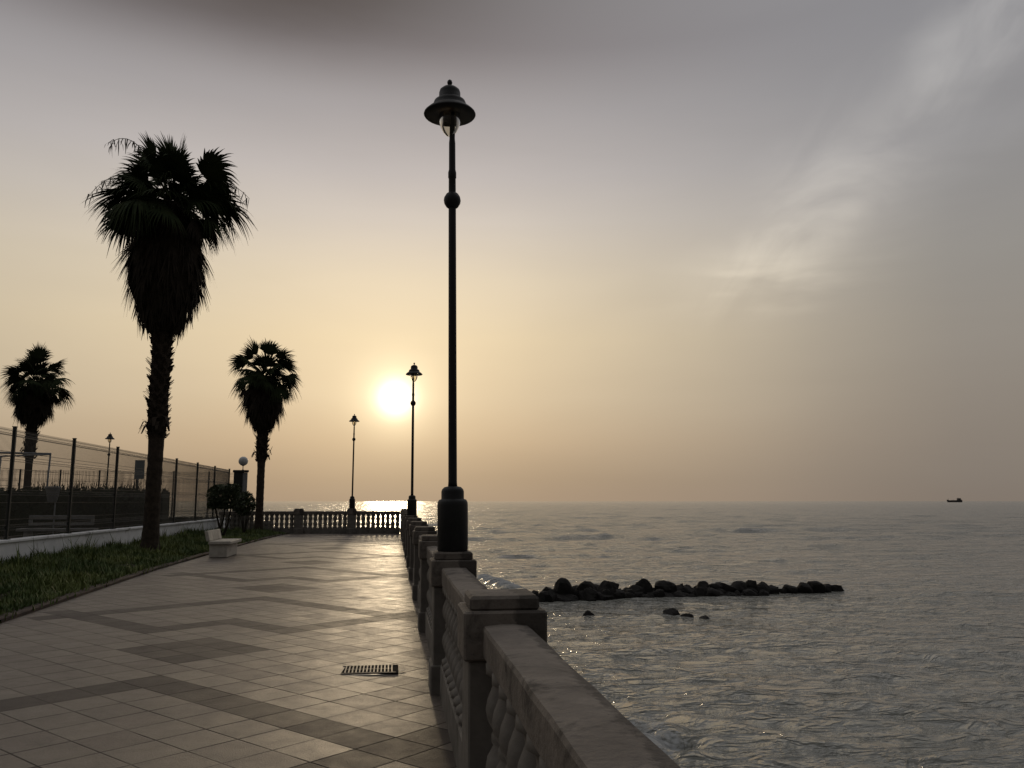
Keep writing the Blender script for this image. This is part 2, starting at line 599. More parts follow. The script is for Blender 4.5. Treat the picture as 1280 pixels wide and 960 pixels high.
mb = MB()
ysb = [-12 + i * .6 for i in range(90)]
ysb = [v for v in ysb if v < 41] + [41.0]
n = 12
for yy in ysb:
    x1 = kerb_x(yy) - .14
    for k in range(n):
        xx = WALL_X + (x1 - WALL_X) * k / (n - 1)
        mb.v.append((xx, yy, bed_z(xx, yy)))
for i in range(len(ysb) - 1):
    for k in range(n - 1):
        mb.f.append((i * n + k, i * n + k + 1, (i + 1) * n + k + 1, (i + 1) * n + k))
structure(mb.build('planting_bed', M['soil'], smooth=True))

# kerb
mb = MB()
ysk = [-12 + i * .5 for i in range(106)] + [40.95]
for i, yy in enumerate(ysk):
    xk = kerb_x(yy)
    g = gz(xk, yy)
    h = .055 + .012 * noise.noise(Vector((yy * 2.1, 0, 0)))
    mb.v += [(xk, yy, g - .05), (xk, yy, g + h - .015), (xk - .02, yy, g + h), (xk - .15, yy, g + h), (xk - .15, yy, g - .05)]
    if i:
        o_ = (i - 1) * 5
        for j in range(4):
            mb.f.append((o_ + j, o_ + j + 1, o_ + j + 6, o_ + j + 5))
structure(mb.build('kerb', M['kerb']))

# court behind the low wall, and the sea wall
mb = MB()
mb.box(-140, WALL_X - .02, -12, 58, -4.5, .30)
structure(mb.build('sports_ground', M['court']))
mb = MB()
mb.box(.74, 1.02, -12, 41.3, -6, -.03)
mb.box(-8.12, .74, 41.02, 41.3, -6, -.03)
mb.box(-8.1, .735, -12, 41.0, -6, -.45)
structure(mb.build('sea_wall', M['seawall']))

# ------------------------------------------------------------------ the sea
rng = np.random.default_rng(4)


def spaced(lo, hi, mn, gr, c0=0.0):
    pts = [c0]
    v = c0
    while v < hi:
        v += max(mn, gr * abs(v - c0))
        pts.append(v)
    v = c0
    left = []
    while v > lo:
        v -= max(mn, gr * abs(v - c0))
        left.append(v)
    return np.array(left[::-1] + pts)


gx = spaced(-45000, 45000, .10, .0125, 6.0)
gy = [1.0]
while gy[-1] < 70000:
    gy.append(gy[-1] + max(.085, .0058 * gy[-1]))
gy = np.array([-60, -40, -25, -15, -10, -6, -3, -1] + gy)
X, Y = np.meshgrid(gx, gy)
DX = np.gradient(gx)[None, :] * np.ones_like(Y)
DY = np.gradient(gy)[:, None] * np.ones_like(X)
Z = np.zeros_like(X)
PXs, PYs = np.zeros_like(X), np.zeros_like(X)
env = .75 + .35 * np.sin(X * .071 + 1.3 + .6 * np.sin(Y * .05)) * np.sin(Y * .093 + .8 + .5 * np.sin(X * .043))
for i in range(90):
    lam_ = .33 * (24 / .33) ** (i / 89.0) * rng.uniform(.9, 1.1)
    spread = .66 if lam_ < 4 else .40
    ang = rng.normal(0, spread)
    kx, ky = np.sin(ang), -np.cos(ang)
    kk = 2 * np.pi / lam_
    amp = .0066 * lam_ if lam_ < .8 else .0066 * .8 * (lam_ / .8) ** .32
    cell = np.abs(kx) * DX + np.abs(ky) * DY
    fade = np.clip((lam_ / np.maximum(cell, 1e-6) - 2.2) / 2.5, 0, 1)
    ph = kk * (kx * X + ky * Y) + rng.uniform(0, 6.28)
    off = env if lam_ < 1.6 else .8 + 1.5 * np.clip((Y - 40) / 70, 0, 1)   # rougher beyond the breakwater
    Z += amp * fade * np.sin(ph) * off
    st = .95 * amp * fade * off
    PXs += st * kx * np.cos(ph)
    PYs += st * ky * np.cos(ph)


def ridge(x0, x1, y0, h, wd, tilt=0.0, wob=0.0):
    ed = 1 / (1 + np.exp(-(X - x0) / (.10 * (x1 - x0)))) / (1 + np.exp((X - x1) / (.10 * (x1 - x0))))
    yc = y0 + tilt * (X - x0) + wob * np.sin(X * .35 + y0)
    u_ = (Y - yc) / wd
    return h * ed * np.where(u_ < 0, np.exp(-(u_ * 1.7) ** 2), np.exp(-(u_ * .8) ** 2))


for args in [(-3, 17, 63.5, .36, .9, .02, .5), (10, 26, 61.5, .30, .8, .05, .4), (6, 40, 56, .16, .9, .03, .4), (30, 120, 200, .75, 3.5, .05, 1.2), (2, 34, 120, .40, 2.5, .04, .8),
             (120, 330, 205, .60, 4, .02, 1.0), (-30, -6, 75, .3, 1.5, .02, .4), (200, 420, 170, .5, 3.5, .02, 1), (22, 75, 92, .28, 1.8, .03, .6),
             (40, 100, 66, .2, 1.3, .02, .5), (-40, 200, 420, .8, 7, .01, 2), (8, 16, 27, .10, .6, .1, .3), (14, 34, 22, .10, .7, .05, .3)]:
    args = (*args[:3], args[3] * .42, args[4] * .5, *args[5:])
    Z += ridge(*args) * (.55 + .45 * np.sin(X * .62 + 1.1 * np.sin(X * .23) + Y * .35) * np.sin(X * .33 + 2.0))
# wave climbing the wall near the corner, and swash round the rocks
foam = np.zeros_like(X)
dl = np.abs((X - 4.9) + (Y - 46.5) * .16)
onl = np.exp(-((Y - 43.5) / 4.2) ** 4) * np.exp(-(dl / .55) ** 2)
Z += .34 * onl * (.7 + .3 * np.sin(Y * 5 + X * 2))
foam += 1.0 * onl
foam += .75 * np.exp(-((X - 1.2) / 1.1) ** 2) * (Y > 0) * (Y < 50)
sw = np.exp(-((Y - (36.1 + (X - 6) * .15)) / .9) ** 2) * ((X > 5) & (X < 22))
foam += .55 * sw
blob = np.exp(-(((X - 4.7) / 1.0) ** 2 + ((Y - 15.3) / 1.7) ** 2))
foam += .70 * blob
Z += .16 * blob * (np.sin(X * 5 + 1) * np.sin(Y * 4.1))
blob2 = np.exp(-(((X - 2.6) / 1.5) ** 2 + ((Y - 11) / 5) ** 2))
foam += .40 * blob2
foam += .2 * np.clip((Z - .34) / .25, 0, 1) * (Y < 75)
nx, ny = len(gx), len(gy)
co_ = np.stack([X + PXs, Y + PYs, Z + SEA], -1).reshape(-1, 3).astype(np.float32)
idx = np.arange(nx * ny).reshape(ny, nx)
quads = np.stack([idx[:-1, :-1], idx[:-1, 1:], idx[1:, 1:], idx[1:, :-1]], -1).reshape(-1, 4)
# leave out the cells under the land
cxm = (gx[:-1] + gx[1:])[None, :] * .5 * np.ones((ny - 1, 1))
cym = (gy[:-1] + gy[1:])[:, None] * .5 * np.ones((1, nx - 1))
keep = ~(((cxm < .3) & (cym < 40.0)) | ((cxm < -9) & (cym < 56)))
quads = quads[keep.reshape(-1)]
me = bpy.data.meshes.new('sea')
me.vertices.add(nx * ny)
me.vertices.foreach_set('co', co_.ravel())
me.loops.add(len(quads) * 4)
me.loops.foreach_set('vertex_index', quads.ravel().astype(np.int32))
me.polygons.add(len(quads))
me.polygons.foreach_set('loop_start', np.arange(0, len(quads) * 4, 4, dtype=np.int32))
me.polygons.foreach_set('use_smooth', np.ones(len(quads), dtype=bool))
at_ = me.attributes.new('foam', 'FLOAT', 'POINT')
at_.data.foreach_set('value', np.clip(foam, 0, 1).astype(np.float32).ravel())
me.update(calc_edges=True)
me.materials.append(M['sea'])
sea = bpy.data.objects.new('sea', me)
COL.objects.link(sea)
structure(sea)

# ------------------------------------------------------------------ balustrades
BX = .52
BAY = 3.32
RAIL_T, PIER_T = 1.04, 1.10


def baluster_mesh():
    pr = [(.102, 0), (.102, .045), (.076, .06), (.070, .09), (.094, .15), (.102, .195), (.094, .24), (.068, .285), (.076, .30), (.076, .33), (.068, .345),
          (.094, .39), (.102, .435), (.094, .48), (.070, .54), (.076, .57), (.102, .585), (.102, .63)]
    b_ = MB()
    b_.lathe(pr, 10)
    return b_.mesh('baluster', M['stone'], True)


BAL = baluster_mesh()


def pier(root, x, y, z, hx=.168, hy=.168):
    b_ = MB()
    b_.box(-hx, hx, -hy, hy, -.02, .88, bev=.008)
    b_.box(-hx - .02, hx + .02, -hy - .02, hy + .02, -.02, .24, bev=.01)
    p_ = b_.build('pier', M['stone'], root, loc=(x, y, z))
    c_ = MB()
    c_.box(-hx - .025, hx + .025, -hy - .025, hy + .025, .88, PIER_T, bev=.010)
    c_.box(-hx + .006, hx - .006, -hy + .006, hy - .006, PIER_T - .005, PIER_T + .065, bev=.014)
    c_.build('cap', M['cap'], p_)
    return p_


def rail_seg(root, a, b_, along, fixed, z):
    mb_ = MB()
    L = b_ - a
    sec = [(-.105, .905), (-.107, 1.022), (-.099, 1.037), (-.03, 1.043), (.03, 1.043), (.097, 1.037), (.107, 1.020), (.105, .905), (.08, .89), (-.08, .89)]
    ns = max(2, int(L / .16))
    ss = [(a + L * i / ns, 0) for i in range(ns + 1)]
    ns = len(ss) - 1
    for s, shr in ss:
        for (o_, zz) in sec:
            j = .004 * noise.noise(Vector((s * 3.0, o_ * 20, zz * 9)))
            mb_.v.append((fixed + o_ + j, s, zz + z + j) if along == 'y' else (s, fixed + o_ + j, zz + z + j))
    k = len(sec)
    for i in range(ns):
        for j in range(k):
            mb_.f.append((i * k + j, i * k + (j + 1) % k, (i + 1) * k + (j + 1) % k, (i + 1) * k + j))
    mb_.f.append(tuple(range(k)))
    mb_.f.append(tuple(ns * k + j for j in range(k)))
    return mb_.build('handrail', M['cap'], root)


side = thing('balustrade', 'long weathered stone balustrade along the sea side of the promenade', 'balustrade', (BX, 0, 0))
piers_y = [.76 + BAY * k for k in range(-2, 13)]          # the last one, at 40.6, is the corner
bal_count = 0
rest = MB()
for i, yy in enumerate(piers_y):
    z = gz(BX - .2, yy)
    pier(side, 0, yy, z)
    if i == len(piers_y) - 1:
        break
    y1 = piers_y[i + 1]
    z = gz(BX - .2, (yy + y1) / 2)
    rail_seg(side, yy + .18, y1 - .18, 'y', 0, z)
    pl = MB()
    pl.box(-.11, .11, yy + .185, y1 - .185, -.05, .26 + z, bev=.012)
    pl.build('plinth', M['stone'], side)
    for k in range(13):
        yb = yy + .17 + (BAY - .34) * (k + .5) / 13
        if i >= 2 and bal_count < 91:
            o = bpy.data.objects.new('baluster', BAL)
            COL.objects.link(o)
            o.parent = side
            o.location = (0, yb, .26 + z)
            bal_count += 1
        else:
            vs = [(v.co.x, v.co.y + yb, v.co.z + .26 + z) for v in BAL.vertices]
            rest.add(vs, [tuple(pp.vertices) for pp in BAL.polygons])
o = rest.build('baluster', M['stone'], side, True)
o['kind'] = 'stuff'

END_Y = 40.6
ex = [.5, -1.95, -4.40, -6.85]
zE = gz(0, 40.6) + .01
endb = thing('balustrade', 'stone balustrade across the far end of the promenade, bright sea between its balusters', 'balustrade', (0, END_Y, zE))
for k in (1, 2, 3):
    pier(endb, ex[k], 0, 0, .20, .18)
for k in range(4):
    xa = ex[k] - .18
    xb = ex[k + 1] + .20 if k < 3 else -8.0
    if k:
        xa = ex[k] - .20
    rail_seg(endb, xb, xa, 'x', 0, 0)
    pl = MB()
    pl.box(xb + .002, xa - .002, -.11, .11, -.08, .26, bev=.012)
    pl.build('plinth', M['stone'], endb)
    nb = 9 if k < 3 else 4
    for j in range(nb):
        o = bpy.data.objects.new('baluster', BAL)
        COL.objects.link(o)
        o.parent = endb
        o.location = (xb + (xa - xb) * (j + .5) / nb, 0, .26)

# ------------------------------------------------------------------ street lamps


def make_lamp(label, loc, group=None):
    root = thing('street_lamp', label, 'street lamp', loc, 0, group)
    b_ = MB()
    b_.lathe([(.128, 0), (.134, .01), (.134, .40), (.131, .425), (.120, .445), (.102, .450), (.100, .455), (.100, .515), (.094, .535), (.075, .555), (.045, .562)], 28)
    b_.build('base', M['iron'], root, True)
    b_ = MB()
    b_.lathe([(.042, .555), (.0385, .60), (.037, 1.5), (.0345, 3.13), (.034, 3.18), (.040, 3.19), (.040, 3.22), (.034, 3.24),
              (.033, 3.40), (.038, 3.41), (.038, 3.46), (.031, 3.49), (.030, 3.75), (.026, 3.79), (.022, 3.93)], 16)
    b_.build('pole', M['iron'], root, True)
    b_ = MB()
    b_.lathe([(.034, -.078), (.055, -.062), (.074, -.03), (.079, 0), (.074, .03), (.055, .062), (.034, .078)], 18, (0, 0, 3.19))
    b_.build('ball_collar', M['iron'], root, True)
    hx = -.022
    zb = 4.05                                             # brim level
    b_ = MB()
    b_.tube([(0, 0, 3.75), (.004, 0, 3.85), (.006, -.006, 3.93), (.004, -.02, 4.01), (hx + .02, -.02, 4.10)], [.026, .024, .021, .019, .018], 8)
    b_.build('bracket', M['iron'], root, True)
    h = MB()
    h.lathe([(0.116, zb - .012), (0.237, zb - .03), (0.244, zb - .02), (0.240, zb - .008), (0.209, zb + .022), (0.171, zb + .05), (0.156, zb + .062), (0.154, zb + .085),
             (0.145, zb + .108), (0.119, zb + .128), (0.101, zb + .135), (0.100, zb + .195), (0.092, zb + .222), (0.066, zb + .245), (0.031, zb + .258), (0.013, zb + .262)], 30, (hx, 0, 0))
    hd = h.build('lamp_hood', M['iron'], root, True)
    f_ = MB()
    f_.lathe([(.008, zb + .255), (.012, zb + .27), (.022, zb + .285), (.025, zb + .30), (.020, zb + .318), (.006, zb + .33)], 14, (hx, 0, 0))
    f_.build('finial', M['iron'], hd, True)
    g_ = MB()
    g_.lathe([(.100, zb - .02), (.102, zb - .05), (.098, zb - .10), (.084, zb - .15), (.060, zb - .195), (.034, zb - .225), (.020, zb - .235)], 24, (hx, 0, 0), close=False)
    g_.build('glass_shade', M['glass'], root, True)
    return root


LG = 'dark iron street lamps'
lamp = make_lamp('tall dark iron street lamp nearest the camera, its base on a balustrade pier', (BX, piers_y[4], PIER_T + .065 + gz(.3, 7.4)), LG)
lamp.rotation_euler = (0, R(-.65), 0)
l2 = copy_tree(lamp)
l2.location = (BX, piers_y[9], PIER_T + .065 + gz(.3, 24))
l2.rotation_euler = (0, R(.35), R(200))
l2.scale = (1.0, 1.0, 1.0)
l2['label'] = 'street lamp standing against the sun glare on the sea side balustrade'
l3 = copy_tree(lamp)
l3.location = (ex[1], END_Y, PIER_T + .065 + zE)
l3.rotation_euler = (0, R(.25), R(80))
l3.scale = (1.03, 1.03, 1.03)
l3['label'] = 'street lamp on a pier of the far end balustrade, left of the sun'
l4 = copy_tree(lamp)
l4.location = (-15.25, 47.5, .9)
l4.rotation_euler = (0, R(.6), R(80))
l4.scale = (1.0, 1.0, 1.0)
l4['label'] = 'street lamp far off behind the mesh fence and the dark hedge'
pd = MB()
pd.box(-.22, .22, -.22, .22, -.64, 0, bev=.02)
pd.build('pedestal', M['stone'], l4)

# ------------------------------------------------------------------ low wall and fences
mb = MB()
wl = thing('low_wall', 'low whitewashed wall under the mesh fence, beside the grass verge', 'wall', (WALL_X, 0, 0))
mb.box(-.14, .0, -12, 44.4, -.3, .72)
mb.build('wall_face', M['whitewall'], wl)
mb = MB()
yy = -12.0
while yy < 44.3:
    j = .006 * noise.noise(Vector((yy, 3, 1)))
    mb.box(-.185, .05, yy, min(yy + 1.195, 44.42), .722, .79 + j, bev=.014)
    yy += 1.2
mb.build('coping', M['whitewall'], wl)


def wire_panel(L, z0, z1, step, th, folds):
    """welded wire panel in local x (0..L) and z, with V-shaped stiffening folds; th = wire thickness"""
    b_ = MB()
    k = int(L / step)

    def yo(z_):
        d_ = min(abs(z_ - f_) for f_ in folds)
        return max(0, 1 - d_ / .055) * .045
    zs = sorted(set([z0, z1] + [q for f_ in folds for q in (f_ - .055, f_, f_ + .055)]))
    zs = [q for q in zs if z0 <= q <= z1]
    h = th / 2
    for i in range(k + 1):
        xx = L * i / k
        v, f = [], []
        for q in zs:
            y_ = yo(q)
            v += [(xx - h, y_, q), (xx, y_ + h, q), (xx + h, y_, q), (xx, y_ - h, q)]
        for a_ in range(len(zs) - 1):
            for s in range(4):
                f.append((a_ * 4 + s, a_ * 4 + (s + 1) % 4, a_ * 4 + 4 + (s + 1) % 4, a_ * 4 + 4 + s))
        b_.add(v, f)
    q = z0 + .03
    hz = []
    while q < z1:
        hz.append(q)
        q += .36
    for f_ in folds:
        hz += [f_ - .055, f_, f_ + .055]
    for q in hz:
        y_ = yo(q)
        b_.box(0, L, y_ - h - .004, y_ + h - .004, q - h, q + h)
    return b_


fence = thing('mesh_fence', 'tall welded mesh fence standing on the low white wall', 'fence', (WALL_X - .07, 0, .79))
SP = 3.44
fy = [12.47 + SP * k for k in range(-2, 10)]
pn = wire_panel(SP - .08, .03, 2.36,   .05, .0085, [.25, 1.0, 1.72, 2.26]).mesh('mesh_panel', M['wire'])
po = MB()
po.box(-.035, .035, -.035, .035, 0, 2.40, bev=.006)
po.box(-.045, .045, -.045, .045, 2.40, 2.42, bev=.006)
po.box(-.07, .07, -.07, .07, 0, .012)
pom = po.mesh('post', M['post'])
for i, yy in enumerate(fy):
    o = bpy.data.objects.new('post', pom)
    COL.objects.link(o)
    o.parent = fence
    o.location = (0, yy, 0)
    if i < len(fy) - 1:
        o = bpy.data.objects.new('mesh_panel', pn)
        COL.objects.link(o)
        o.parent = fence
        o.location = (0, yy + .04, 0)
        o.rotation_euler = (0, 0, R(90))

f2 = thing('mesh_fence', 'second mesh fence far behind, closing the back of the sports ground', 'fence', (-8.6, 51.6, .30))
ang = math.atan2(-4.0, -14.0)
f2.rotation_euler = (0, 0, PI + math.atan2(4.0, 14.0))
pn2 = wire_panel(1.86, .55, 2.98, .055, .010, [.75, 1.7, 2.45, 2.9]).mesh('mesh_panel', M['wire'])
po = MB()
po.box(-.045, .045, -.045, .045, 0, 3.02, bev=.006)
po.box(-.09, .09, -.09, .09, 0, .012)
pom2 = po.mesh('post', M['post'])
for k in range(12):
    o = bpy.data.objects.new('post', pom2)
    COL.objects.link(o)
    o.parent = f2
    o.location = (.3 + 1.92 * k, 0, 0)
    o = bpy.data.objects.new('mesh_panel', pn2)
    COL.objects.link(o)
    o.parent = f2
    o.location = (.33 + 1.92 * k, 0, 0)

# gate pillar with its globe lamp
gp = thing('gate_pillar', 'square pillar with a dark front and pale side at the end of the mesh fence', 'pillar', (-7.75, 44.0, .1), R(12))
b_ = MB()
b_.box(-.30, .12, -.30, .30, 0, 2.95, bev=.012)
b_.build('dark_pier', M['post'], gp)
b_ = MB()
b_.box(.122, .36, -.26, .30, 0, 2.93, bev=.012)
b_.build('pale_pilaster', M['pale_metal'], gp)
b_ = MB()
b_.box(-.35, .41, -.35, .35, 2.952, 3.06, bev=.02)
b_.build('cap', M['post'], gp)
gl_ = thing('globe_lamp', 'round white globe lamp on top of the gate pillar', 'lamp', (-7.62, 44.0, 3.16))
b_ = MB()
b_.lathe([(.06, 0), (.06, .02), (.022, .035), (.020, .20), (.05, .22), (.06, .25)], 14)
b_.build('stem', M['post'], gl_, True)
b_ = MB()
b_.lathe([(.235 * math.sin(PI * k / 16) + .002, .46 - .235 * math.cos(PI * k / 16)) for k in range(17)], 24)
b_.build('globe', M['opal'], gl_, True)

# ------------------------------------------------------------------ palms


def leaf_fan(mb_, base, d_, R_, nl, spread, droop, rnd, wide=1.0, tip=1.0):
    d_ = d_.normalized()
    s = d_.cross(Vector((0, 0, 1)))
    s = s.normalized() if s.length > .05 else Vector((1, 0, 0))
    roll = rnd.uniform(-.9, .9)
    n_ = s.cross(d_).normalized()
    s = (s * math.cos(roll) + n_ * math.sin(roll)).normalized()
    n_ = s.cross(d_).normalized()
    for k in range(nl):
        al = spread * (2 * (k + .5) / nl - 1) + rnd.uniform(-.03, .03)
        L = R_ * (.62 + .38 * math.cos(al * .9)) * rnd.uniform(.86, 1.10)
        dir_ = d_ * math.cos(al) + s * math.sin(al) - n_ * (.22 * math.sin(al) ** 2)
        across = (s * math.cos(al) - d_ * math.sin(al)).normalized()
        dr = droop * rnd.uniform(.6, 1.4)
        pts, wd = [], []
        for r_, w_ in ((.03, .010), (.30, .034), (.55, .036), (.75, .022), (.90, .011), (1.02, .002)):
            hang = dr * (.25 * r_ ** 2 + tip * max(0, r_ - .55) ** 1.6 * 1.5)
            pts.append(base + dir_ * (L * r_ * (1 - .12 * hang)) - Vector((0, 0, L * hang)))
            wd.append(w_ * wide * R_)
        mb_.strip(pts, across, wd)


def make_palm(label, loc, seed, top_z, hub_z, skirt_z, crown_r, skirt_r, tr, n_fr, boot_z, stalk=False, detail=1.0):
    """heights above the palm's base; tr = (radius at base, mid, under skirt)"""
    rnd = random.Random(seed)
    root = thing('fan_palm', label, 'palm tree', loc, 0, 'fan palms')
    # trunk
    b_ = MB()
    prof = []
    nz = 60
    for i in range(nz + 1):
        z_ = -.3 + (hub_z + .3) * i / nz
        k = z_ / skirt_z
        kb = boot_z / skirt_z
        if k < .16:
            r_ = tr[0] + (tr[1] - tr[0]) * (max(0, k) / .16) ** .6
        elif k < kb - .04:
            r_ = tr[1]
        else:
            r_ = tr[1] + (tr[2] - tr[1]) * min(1, (k - kb + .04) / .09)
        if k > 1.05:
            r_ = tr[2] * .9
        prof.append((r_ * (1 + .05 * (i % 2)), z_))
    b_.lathe(prof, 14, jit=lambda a_, z_: 1 + .07 * noise.noise(Vector((math.cos(a_) * 2, math.sin(a_) * 2, z_ * 3 + seed))))
    # leaf-base stubs left on the upper trunk
    z_ = boot_z
    k = 0
    while z_ < skirt_z + .3:
        for j in range(7):
            a_ = k * 2.4 + j * 2 * PI / 7 + rnd.uniform(-.2, .2)
            r_ = tr[2] * .93
            o_ = Vector((math.cos(a_), math.sin(a_), 0))
            s = Vector((-math.sin(a_), math.cos(a_), 0))
            L = rnd.uniform(.06, .17) * (1.25 if rnd.random() < .2 else 1)
            p0 = o_ * r_ + Vector((0, 0, z_ + rnd.uniform(-.03, .03)))
            b_.strip([p0, p0 + o_ * L * .6 + Vector((0, 0, L * .5)), p0 + o_ * L + Vector((0, 0, L * rnd.uniform(.4, 1.2)))], s, [.09, .055, .03])
            b_.strip([p0 - Vector((0, 0, .06)), p0 + o_ * L + Vector((0, 0, L * .6))], s, [.07, .02])
        z_ += .115
        k += 1
    for j in range(9):                                   # ragged old stubs hanging lower down
        a_ = rnd.uniform(0, 6.28)
        o_ = Vector((math.cos(a_), math.sin(a_), 0))
        s = Vector((-math.sin(a_), math.cos(a_), 0))
        p0 = o_ * tr[2] * .9 + Vector((0, 0, boot_z + rnd.uniform(.30, .60)))
        dn = rnd.choice((1, -1, -1))
        b_.strip([p0, p0 + o_ * .16 + Vector((0, 0, .05 * dn)), p0 + o_ * .26 + Vector((0, 0, .28 * dn))], s, [.08, .06, .03])
    b_.build('trunk', M['trunk'], root)

    # skirt of dead fronds
    H = hub_z - skirt_z

    def sk_r(k_):                                         # k_ 0 bottom .. 1 hub
        pts = [(0, .40), (.06, .52), (.18, .70), (.35, .90), (.52, 1.0), (.66, .94), (.80, .66), (.90, .42), (1, .26)]
        for (a0, r0), (a1, r1) in zip(pts, pts[1:]):
            if k_ <= a1:
                return (r0 + (r1 - r0) * (k_ - a0) / (a1 - a0)) * skirt_r
        return pts[-1][1] * skirt_r
    b_ = MB()
    prof = [(max(tr[2] * .8, sk_r(i / 14) * .86), skirt_z + .12 + (H - .12) * i / 14) for i in range(15)]
    b_.lathe(prof, 18, jit=lambda a_, z_: 1 + .16 * noise.noise(Vector((math.cos(a_) * 1.6, math.sin(a_) * 1.6, z_ * .8 + seed))))
    for i in range(int(330 * detail)):
        kz = rnd.uniform(.10, 1.0)
        a_ = rnd.uniform(0, 2 * PI)
        o_ = Vector((math.cos(a_), math.sin(a_), 0))
        p0 = o_ * sk_r(kz) * .84 + Vector((0, 0, skirt_z + H * kz))
        kd = max(0.0, kz - .16)
        tgt = o_ * (sk_r(kd) * rnd.uniform(.84, 1.17)) + Vector((0, 0, skirt_z + H * kd))
        dn = (tgt - p0).normalized()
        L = rnd.uniform(.40, 1.15) * (crown_r / 2.3) * (1.0 if kz > .3 else .7)
        s = Vector((-math.sin(a_), math.cos(a_), 0))
        for j in range(6):
            q = (j - 2.5) / 2.5
            dj = (dn + s * q * .30 + o_ * rnd.uniform(-.10, .26)).normalized()
            lj = L * rnd.uniform(.7, 1.15)
            b_.strip([p0 + s * q * .05, p0 + dj * lj * .5 + o_ * .02, p0 + dj * lj - Vector((0, 0, .06))], s, [.035, .028, .004])
    b_.build('dead_leaf_skirt', M['skirt'], root)

    # green crown of fan fronds
    b_ = MB()
    ph = rnd.uniform(0, 6)
    # young fronds on top stand in separate tufts, the older ones arch out all round
    tops = [(3.0, 58), (3.3, 66), (.6, 84), (-.7, 80), (2.2, 82), (.1, 44), (-.2, 56), (.3, 30), (3.1, 34), (2.9, 18), (.0, 12), (-.25, -10), (3.25, -12), (1.4, 48), (-1.6, 46), (1.2, 32), (-1.2, 30), (1.9, 62), (-1.9, 64), (1.6, 16), (-1.6, 12), (-1.0, 50), (2.2, 40)]
    for i in range(n_fr + len(tops)):
        if i < len(tops):
            a_, elv = tops[i][0] + rnd.uniform(-.35, .35), R(tops[i][1] + rnd.uniform(-7, 7))
        else:
            k = (i - len(tops) + .5) / n_fr
            elv = R(46 - 64 * k) + rnd.uniform(-.2, .2)
            a_ = ph + i * 2.39996 + rnd.uniform(-.25, .25)
        d_ = Vector((math.cos(a_) * math.cos(elv), math.sin(a_) * math.cos(elv), math.sin(elv)))
        pet = crown_r * (rnd.uniform(.40, .62) if (i < 13 or i > 24 and rnd.random() < .6) else rnd.uniform(.18, .38))
        hub = Vector((0, 0, hub_z + .25 * math.sin(elv))) + Vector((d_.x, d_.y, 0)) * .15
        sag = .10 * pet * max(0, math.cos(elv))
        e_ = hub + d_ * pet - Vector((0, 0, sag))
        mid = hub + d_ * pet * .5 - Vector((0, 0, sag * .15))
        b_.tube([hub, mid, e_], [.030, .022, .016], 4)
        d2 = (d_ - Vector((0, 0, .02 + .34 * max(0, math.cos(elv)) ** 2))).normalized()
        leaf_fan(b_, e_, d2, crown_r * rnd.uniform(.42, .60), int(24 * detail), R(66), rnd.uniform(.18, .5) * (1.35 - .95 * max(0, math.sin(elv))), rnd, 1.0, 1.4)
    b_.build('crown', M['frond'], root)
    # a few dying fronds hanging beside the skirt
    b_ = MB()
    for i in range(5):
        a_ = rnd.uniform(0, 6.28) if i else .15
        d_ = Vector((math.cos(a_), math.sin(a_), 0))
        hub = Vector((0, 0, hub_z - .25))
        e_ = hub + d_ * (skirt_r * (1.0 if i == 0 else .95)) - Vector((0, 0, .18 * crown_r))
        b_.tube([hub, (hub + e_) * .5 + Vector((0, 0, .12)), e_], [.03, .024, .018], 4)
        leaf_fan(b_, e_, Vector((d_.x * .25, d_.y * .25, -1)), crown_r * .42, 18, R(40), .15, rnd, .9)
    b_.build('drooping_fronds', M['skirt'], root)
    if stalk:
        b_ = MB()
        for (az_, L, rise, fall) in ((PI * .97, 2.35, 1.15, .70), (PI * 1.03, 1.75, 1.95, .10), (-.1, 2.3, .9, .55)):
            pts = []
            o_ = Vector((math.cos(az_), math.sin(az_), 0))
            for i in range(13):
                q = i / 12
                pts.append(Vector((0, 0, hub_z)) + o_ * L * q + Vector((0, 0, rise * math.sin(q * 1.9) - fall * q ** 3 * 1.2)))
            b_.tube(pts, [.024 - .018 * i / 12 for i in range(13)], 5)
            for i in range(4, 13):
                for j in range(5):
                    p0 = pts[i] + o_ * rnd.uniform(-.08, .08)
                    s = Vector((rnd.uniform(-1, 1), rnd.uniform(-1, 1), 0)).normalized()
                    L2 = rnd.uniform(.18, .50)
                    e1 = p0 + s * rnd.uniform(.03, .16) - Vector((0, 0, L2 * .5))
                    b_.strip([p0, e1, e1 - Vector((0, 0, L2 * .5)) + s * .03], Vector((-s.y, s.x, 0)), [.012, .016, .004])
        b_.build('flower_stalk', M['tassel'], root)
    return root


make_palm('tallest fan palm, broad shaggy skirt of dead leaves, in front of the white wall', (-6.76, 25.0, .10), 11, 12.3, 10.3, 6.25, 2.02, 1.18, (.30, .205, .255), 52, 3.35, True, 1.0)
make_palm('fan palm in front of the end balustrade, nearest the setting sun', (-6.10, 39.9, .14), 5, 9.0, 7.25, 4.75, 1.62, .92, (.235, .17, .245), 38, 3.35, False, .85)
make_palm('fan palm behind the hedge at the left edge, beyond the mesh fence', (-17.4, 43.0, .30), 23, 8.6, 7.0, 4.95, 1.62, .86, (.22, .16, .225), 36, 3.4, False, .85)

# ------------------------------------------------------------------ shrubs, hedge, grass


